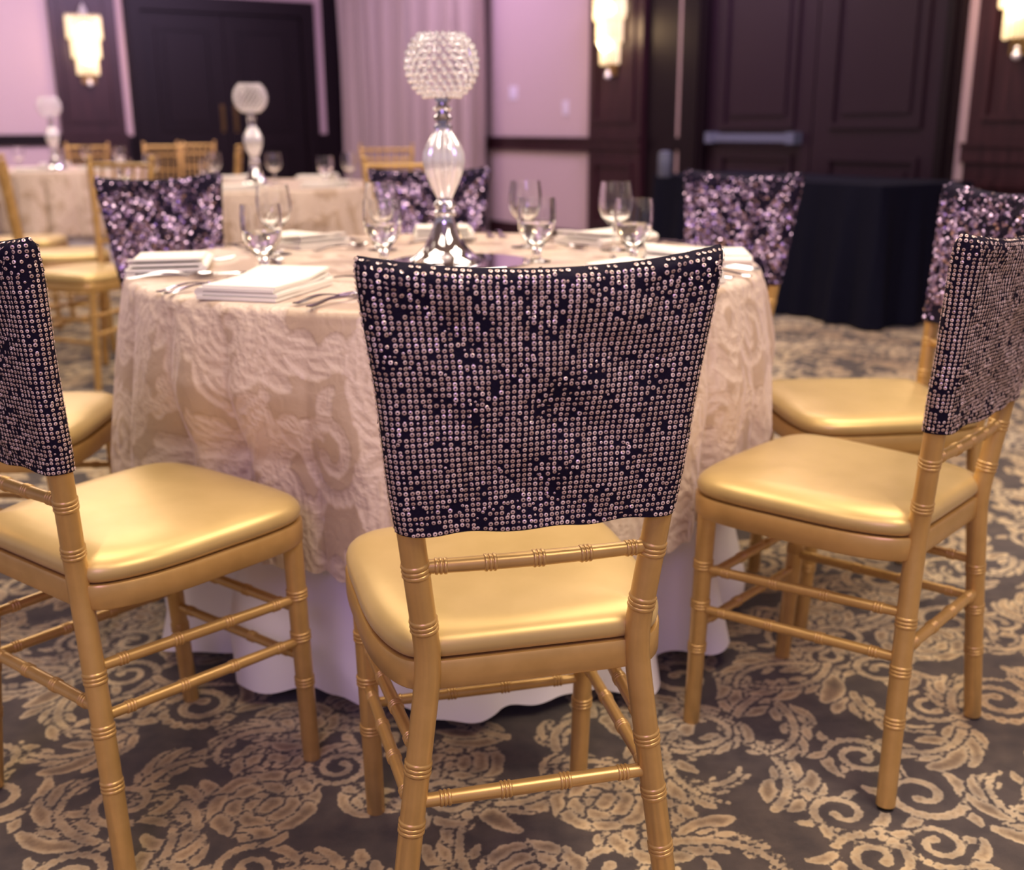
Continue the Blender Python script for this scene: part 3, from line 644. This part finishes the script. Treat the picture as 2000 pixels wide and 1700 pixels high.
for i, (x, y, a) in enumerate(POSES):
    kw = dict(label=CL[i], category='chair', group='chairs round the foreground table')
    if i == 1: c = ch1; c.location = (x, y, 0); c.rotation_euler.z = a; [c.__setitem__(k, v) for k, v in kw.items()]
    elif i == 0: c = ch0; c.location = (x, y, 0); c.rotation_euler.z = a; [c.__setitem__(k, v) for k, v in kw.items()]
    else: c = dup(ch0, (x, y, 0), a, **kw)
    if i < 7:
        mc, ms = near1 if i == 1 else (near if i in (0, 2) else far)
        cv = link('chair_cover', mc, label=VL[i], category='chair cover', group='sequin chair covers'); cv.location = (x, y, 0); cv.rotation_euler.z = a
        link('sequins', ms, cv, kind='stuff')
# plain chairs further back
pc = make_chair(D0, False)
PLAIN = [(-1.78, 4.62, 2.68, 'plain gold chiavari chair directly behind the back left sequin cover'),
         (-2.17, 5.28, -1.20, 'plain gold chiavari chair at the left edge, its ladder-like back leaning left'),
         (-2.66, 5.95, -1.40, 'plain gold chiavari chair cut off by the left edge, half behind another'),
         (-.42, 4.30, 3.10, 'plain gold chiavari chair behind the lilac-lit cover at the crystal candle holder'),
         (-.85, 7.60, 3.2, 'plain gold chiavari chair in front of the curtain, farthest in the middle'),
         (-3.65, 9.45, 3.14, 'plain gold chiavari chair on the far side of the farthest table, beneath the left sconce'),
         (-3.02, 9.45, 3.0, 'plain gold chiavari chair between the farthest table and the second table'),
         (-2.95, 10.2, 3.0, 'plain gold chiavari chair in front of the dark double doors on the left'),
         (-2.09, 7.7, 1.75, 'plain gold chiavari chair seen edge on behind the second candle holder')]
for i, (x, y, a, lab) in enumerate(PLAIN):
    kw = dict(label=lab, category='chair', group='plain gold chairs at the back')
    if i == 0: pc.location = (x, y, 0); pc.rotation_euler.z = a; [pc.__setitem__(k, v) for k, v in kw.items()]
    else: dup(pc, (x, y, 0), a, **kw)

# ------------------------------------------------------------------ candle holder
def make_holder(loc, beads_single, lab):
    t = empty('candle_holder', loc, label=lab, category='candle holder', group='crystal globe candle holders')
    rib = lambda a, z: .075 * math.cos(16 * a)
    obj('base', MB().lathe([(.001, .0), (.078, .0), (.080, .003), (.078, .006), (.062, .014), (.045, .032), (.033, .055), (.025, .078), (.020, .092), (.021, .096)], 40), M['mirror'], t)
    obj('collar', MB().lathe([(.021, .094), (.024, .098), (.024, .104), (.018, .108), (.020, .113), (.024, .118), (.020, .124), (.015, .128), (.017, .131)], 24), M['steel'], t)
    obj('stem_bulb', MB().lathe([(.014, .130), (.018, .138), (.028, .160), (.037, .185), (.0415, .208), (.040, .225), (.033, .243), (.024, .258), (.017, .268), (.016, .275)], 72, ribs=rib), M['mercury'], t)
    obj('collar', MB().lathe([(.016, .272), (.019, .274), (.019, .280), (.012, .284), (.012, .287), (.019, .291), (.020, .297), (.014, .301), (.011, .304), (.017, .308), (.021, .313), (.016, .318), (.010, .321), (.012, .324), (.016, .327), (.016, .334), (.009, .336)], 24), M['steel'], t)
    obj('cup', MB().lathe([(.001, .333), (.035, .334), (.040, .338), (.034, .338), (.001, .337)], 24), M['steel'], t)
    R = .0735; cz = .400; wire = MB(); spots = []
    rows = 11
    for j in range(rows):
        ph = math.radians(-58 + 108 * j / (rows - 1)); rr = R * math.cos(ph); z = cz + R * math.sin(ph)
        if j % 1 == 0: wire.tube([(rr * math.cos(k * PI / 10), rr * math.sin(k * PI / 10), z) for k in range(21)], .0011, 5, cap=False)
        for k in range(22): a = 2 * PI * (k + .5 * (j % 2)) / 22; spots.append((rr * math.cos(a), rr * math.sin(a), z, .0057 * (.6 + .4 * math.cos(ph))))
    for k in range(11): a = 2 * PI * k / 11; wire.tube([(R * math.cos(p) * math.cos(a), R * math.cos(p) * math.sin(a), cz + R * math.sin(p)) for p in [math.radians(-62 + 114 * i / 12) for i in range(13)]], .0011, 5, cap=False)
    wr2 = obj('wire_globe', wire, M['wire'], t)
    bead = MB().lathe([(.02, -1), (.62, -.72), (.98, -.1), (.98, .1), (.62, .72), (.02, 1)], 7)
    if beads_single:
        me = bead.mesh('bead', M['crystal'], False)
        for x, y, z, r in spots: o = link('bead', me, wr2); o.location = (x, y, z); o.scale = (r, r, r)
    else:
        mb = MB()
        for x, y, z, r in spots: mb.add([(x + a * r, y + b * r, z + c * r) for a, b, c in bead.v], bead.f)
        obj('beads', mb, M['crystal'], wr2, smooth=False, kind='stuff')
    return t
HB = (-.140, 2.345)
mir = empty('mirror_plate', (HB[0] + .03, HB[1] - .005, TZ + .0008), label='round mirror plate under the crystal candle holder on the foreground table', category='mirror')
obj('glass_disc', MB().lathe([(.001, 0), (.150, 0), (.152, .002), (.150, .004), (.001, .004)], 64), M['mirror'], mir)
make_holder((HB[0], HB[1], TZ + .0052), True, 'crystal globe candle holder on the foreground table, largest of the three')
h2 = make_holder((T2[0] + .07, T2[1] - .25, TZ + .001), False, 'crystal globe candle holder on the second table, before the dark doors'); h2.scale = (1.06,) * 3
h3 = dup(h2, (T3[0] - .0, T3[1] - .0, TZ + .001), 0, label='crystal globe candle holder on the farthest table, at the left'); h3.scale = (1.1,) * 3

# ------------------------------------------------------------------ tableware
def napkin_mesh():
    mb = MB(); Lx, Ly = .225, .15
    for k, (z, dx, dy, th) in enumerate([(0, 0, 0, .0039), (.0042, .002, -.003, .0039), (.0084, -.001, .002, .0039), (.0126, .001, -.002, .0036)]):
        nx, ny = 14, 8; rows = []
        def pt(i, j, zz):
            x = (i / (nx - 1) - .5) * (Lx - .004 * k) + dx; y = (j / (ny - 1) - .5) * (Ly - .004 * k) + dy
            lift = .0025 * k / 3 * math.sin(i / (nx - 1) * 5 + k) + .004 * (k / 3) * (i / (nx - 1)) ** 3
            return (x, y, z + zz + max(0, lift))
        P = [pt(i, j, 0) for j in range(ny) for i in range(nx)] + [pt(i, j, th) for j in range(ny) for i in range(nx)]; o = nx * ny; F = []
        for j in range(ny - 1):
            for i in range(nx - 1): a = j * nx + i; F += [(a, a + nx, a + nx + 1, a + 1), (o + a, o + a + 1, o + a + nx + 1, o + a + nx)]
        for i in range(nx - 1): F += [(i, i + 1, o + i + 1, o + i)]; b = (ny - 1) * nx + i; F += [(b + 1, b, o + b, o + b + 1)]
        for j in range(ny - 1): a = j * nx; F += [(a + nx, a, o + a, o + a + nx)]; b = a + nx - 1; F += [(b, b + nx, o + b + nx, o + b)]
        mb.add(P, F)
    mb.v = [(x, y, z * 1.45) for x, y, z in mb.v]
    # folded long edge joins the layers
    mb.tube([(-.109 + .218 * i / 8, .072, .0112) for i in range(9)], .0088, 10, flat=.8)
    return mb.mesh('napkin', M['napkin'], True, 50)
NAP = napkin_mesh()
def handle(mb, L0, L1, w0=.0035, w1=.0065):
    n = 10; P = []; 
    for i in range(n + 1):
        t = i / n; y = L0 + (L1 - L0) * t; w_ = w0 + (w1 - w0) * t ** 2; z = .004 + .006 * math.sin(PI * min(1, t * 1.15))
        P += [(-w_, y, z - .0012), (w_, y, z - .0012), (w_ * .7, y, z + .0012), (-w_ * .7, y, z + .0012)]
    F = [(4 * i + k, 4 * i + (k + 1) % 4, 4 * i + 4 + (k + 1) % 4, 4 * i + 4 + k) for i in range(n) for k in range(4)] + [(3, 2, 1, 0), (4 * n, 4 * n + 1, 4 * n + 2, 4 * n + 3)]
    return mb.add(P, F)
def spoon_mesh(Lh=.12, bl=.055, bw=.019):
    mb = MB(); n, k = 8, 16; P = []
    for side in (0, 1):
        for i in range(1, n + 1):
            r = i / n
            for j in range(k):
                a = 2 * PI * j / k; x = bw * r * math.cos(a); y = bl / 2 * r * math.sin(a) + bl / 2; P.append((x, y, .0012 + side * .001 + .0065 * r * r + (0)))
    F = []
    for side in (0, 1):
        o = side * n * k
        for i in range(n - 1):
            for j in range(k): q = (o + i * k + j, o + i * k + (j + 1) % k, o + (i + 1) * k + (j + 1) % k, o + (i + 1) * k + j); F.append(q if side else q[::-1])
        F.append(tuple(o + j for j in range(k)) if side else tuple(o + j for j in range(k))[::-1])
    for j in range(k): a = (n - 1) * k; b = n * k + a; F.append((a + j, a + (j + 1) % k, b + (j + 1) % k, b + j))
    mb.add(P, F); handle(mb, -.001, -Lh); return mb.mesh('bowl', M['steel'], True, 50)
def fork_mesh():
    mb = MB(); handle(mb, 0, -.125)
    mb.add([(-.004, 0, .004), (.004, 0, .004), (.011, .022, .0015), (-.011, .022, .0015), (-.004, 0, .0062), (.004, 0, .0062), (.011, .022, .0035), (-.011, .022, .0035)], [(3, 2, 1, 0), (4, 5, 6, 7), (0, 1, 5, 4), (1, 2, 6, 5), (2, 3, 7, 6), (3, 0, 4, 7)])
    for i in range(4): x = -.0092 + i * .00615; mb.tube([(x, .021, .0025), (x, .045, .0022), (x, .068, .0055)], [.0018, .0016, .0008], 6)
    return mb.mesh('fork', M['steel'], True, 50)
def knife_mesh():
    mb = MB(); handle(mb, 0, -.105, .005, .0068); n = 8; P = []
    for i in range(n + 1):
        t = i / n; y = .11 * t; w_ = .0075 * (1 - .2 * t) * (1 if t < .85 else math.sqrt(max(.02, 1 - ((t - .85) / .15) ** 2))); P += [(-.004, y, .0025), (-.004 + w_ * 1.7, y, .0022), (-.004 + w_ * 1.7, y, .0028), (-.004, y, .0048)]
    mb.add(P, [(4 * i + k, 4 * i + 4 + k, 4 * i + 4 + (k + 1) % 4, 4 * i + (k + 1) % 4) for i in range(n) for k in range(4)] + [(0, 1, 2, 3), (4 * n + 3, 4 * n + 2, 4 * n + 1, 4 * n)]); return mb.mesh('knife', M['steel'], True, 50)
SP, FK, KN = spoon_mesh(), fork_mesh(), knife_mesh()
ZP = TZ + .0015
SET = [(2, 'in front of the left front chair', .0, 1), (7, 'at the left side of the table', .0, 1), (6, 'before the back left lilac-lit cover', 0, 1), (5, 'behind the candle holder', 0, 1),
       (4, 'at the back right, behind the goblets', 0, 1), (3, 'at the right, before the far right-hand chair', 0, 1), (1, 'at the right table edge, beside the front cover', 0, 1)]
for ci, where, dt, _ in SET:
    x, y, a = POSES[ci]; out = Vector((x - TC.x, y - TC.y)).normalized(); fw = -out; rt2 = Vector((fw.y, -fw.x)); rz = math.atan2(fw.y, fw.x) - PI / 2
    def place(me, name, t, r, lab, cat, grp, rot=0, part=None):
        p = TC + out * r + rt2 * t; o = link(name, me, label=lab, category=cat, group=grp); o.location = (p.x, p.y, ZP); o.rotation_euler.z = rz + rot; return o
    place(NAP, 'napkin', -.03 if ci == 2 else 0, .58 if ci == 7 else .535, 'folded white linen napkin lying ' + where, 'napkin', 'folded napkins on the foreground table', PI / 2 + (.25 if ci == 2 else 0) if ci in (2, 4, 5, 6, 1, 3) else 0.0)
    place(FK, 'fork', -.125 - (.03 if ci == 2 else 0), .53, 'polished dinner fork left of the napkin ' + where, 'fork', 'forks on the foreground table')
    place(FK, 'fork', -.155 - (.03 if ci == 2 else 0), .525, 'steel outer fork left of the napkin ' + where, 'fork', 'forks on the foreground table', .03)
    place(KN, 'knife', .125, .53, 'polished table knife right of the napkin ' + where, 'knife', 'knives on the foreground table', -.04)
    place(SP, 'spoon', .160, .53, 'steel spoon outermost beside the napkin ' + where, 'spoon', 'spoons on the foreground table', .02)
    place(SP, 'dessert_spoon', -.03, .365, 'steel spoon above the napkin ' + where, 'spoon', 'dessert spoons on the foreground table', PI / 2 + .08)

def goblet(kind):
    if kind == 'wine': prof = [(.001, .001), (.030, .0), (.031, .0015), (.012, .004), (.0042, .009), (.0036, .035), (.0045, .050), (.014, .056), (.027, .070), (.0345, .090), (.035, .105), (.0325, .128), (.030, .145), (.0290, .145), (.0315, .127), (.0338, .105), (.0333, .090), (.026, .0715), (.013, .059), (.001, .0555)]
    else: prof = [(.001, .001), (.028, .0), (.029, .0015), (.014, .004), (.0085, .009), (.0080, .018), (.012, .028), (.022, .042), (.0335, .062), (.036, .085), (.0355, .110), (.034, .125), (.0325, .125), (.0340, .109), (.0343, .085), (.0320, .063), (.0205, .045), (.010, .033), (.001, .030)]
    t = empty(kind); obj('bowl', MB().lathe(prof, 36), M['glass'], t)
    if kind != 'wine':
        obj('water', MB().lathe([(.001, .0306), (.0098, .0336), (.0202, .0456), (.0316, .0636), (.0334, .076), (.001, .076)], 32), M['water'], t)
    return t
gw = goblet('wine'); gg = goblet('tumbler')
GL = [(gw, -.541, 2.52, 'wine_glass', 'stemmed wine glass at the back left, behind the left water goblet'), (gg, -.497, 2.19, 'water_goblet', 'short water goblet standing at the left of the foreground table'),
      (gw, -.305, 2.60, 'wine_glass', 'stemmed wine glass left of the candle holder'), (gg, -.272, 2.33, 'water_goblet', 'short water goblet left of the candle holder base, behind the front cover'),
      (gw, .035, 2.64, 'wine_glass', 'stemmed wine glass right of the candle holder'), (gg, .055, 2.35, 'water_goblet', 'short water goblet right of the candle holder, close behind the front cover'),
      (gw, .243, 2.56, 'wine_glass', 'stemmed wine glass at the right, before the black table'), (gg, .258, 2.31, 'water_goblet', 'short water goblet at the right, overlapping the rightmost wine glass')]
first = {}
def glass_put(src, x, y, nm, lab, grp, z=ZP):
    if src not in first: first[src] = 1; o = src; o.location = (x, y, z)
    else: o = dup(src, (x, y, z))
    o.scale = (1.14, 1.14, 1.08); o.name = nm; o['label'] = lab; o['category'] = 'glass'; o['group'] = grp
for src, x, y, nm, lab in GL: glass_put(src, x, y, nm, lab, 'glasses on the foreground table')
# far tables: glasses and napkins
k = 0
for (cx, cy), wh, spots in ((T2, 'second', [(-.62, -.12), (-.52, .0), (.10, .05), (.36, .1), (.50, .0), (-.25, .2), (-.14, -.32)]), (T3, 'farthest', [(-.42, -.2), (-.18, -.2), (.20, .1), (.42, .15), (.52, -.1), (.12, -.28)])):
    names = ['leftmost', 'second from the left', 'behind the candle holder', 'right of the candle holder', 'rightmost', 'near the far rim', 'near the front rim']
    for i, (dx, dy) in enumerate(spots):
        if wh == 'farthest': names = ['leftmost', 'just left of the candle holder', 'just right of the candle holder', 'near the far rim', 'rightmost', 'near the front rim']
        src = gw if i % 3 else gg; glass_put(src, cx + dx, cy + dy, 'wine_glass' if src is gw else 'water_goblet', 'small blurred %s on the %s table, %s' % ('wine glass' if src is gw else 'water goblet', wh, names[i]), 'glasses on the far tables')
    for i, (dx, dy, a) in enumerate([(.42, -.30, 0), (.05, -.52, 0.2), (-.40, -.35, .5), (.25, .48, 0), (-.20, .48, .3)]):
        o = link('napkin', NAP, label='folded napkin on the %s table, %s' % (wh, ['front right', 'nearest the camera', 'front left', 'back right', 'back left'][i]), category='napkin', group='folded napkins on the far tables'); o.location = (cx + dx, cy + dy, ZP); o.rotation_euler.z = a
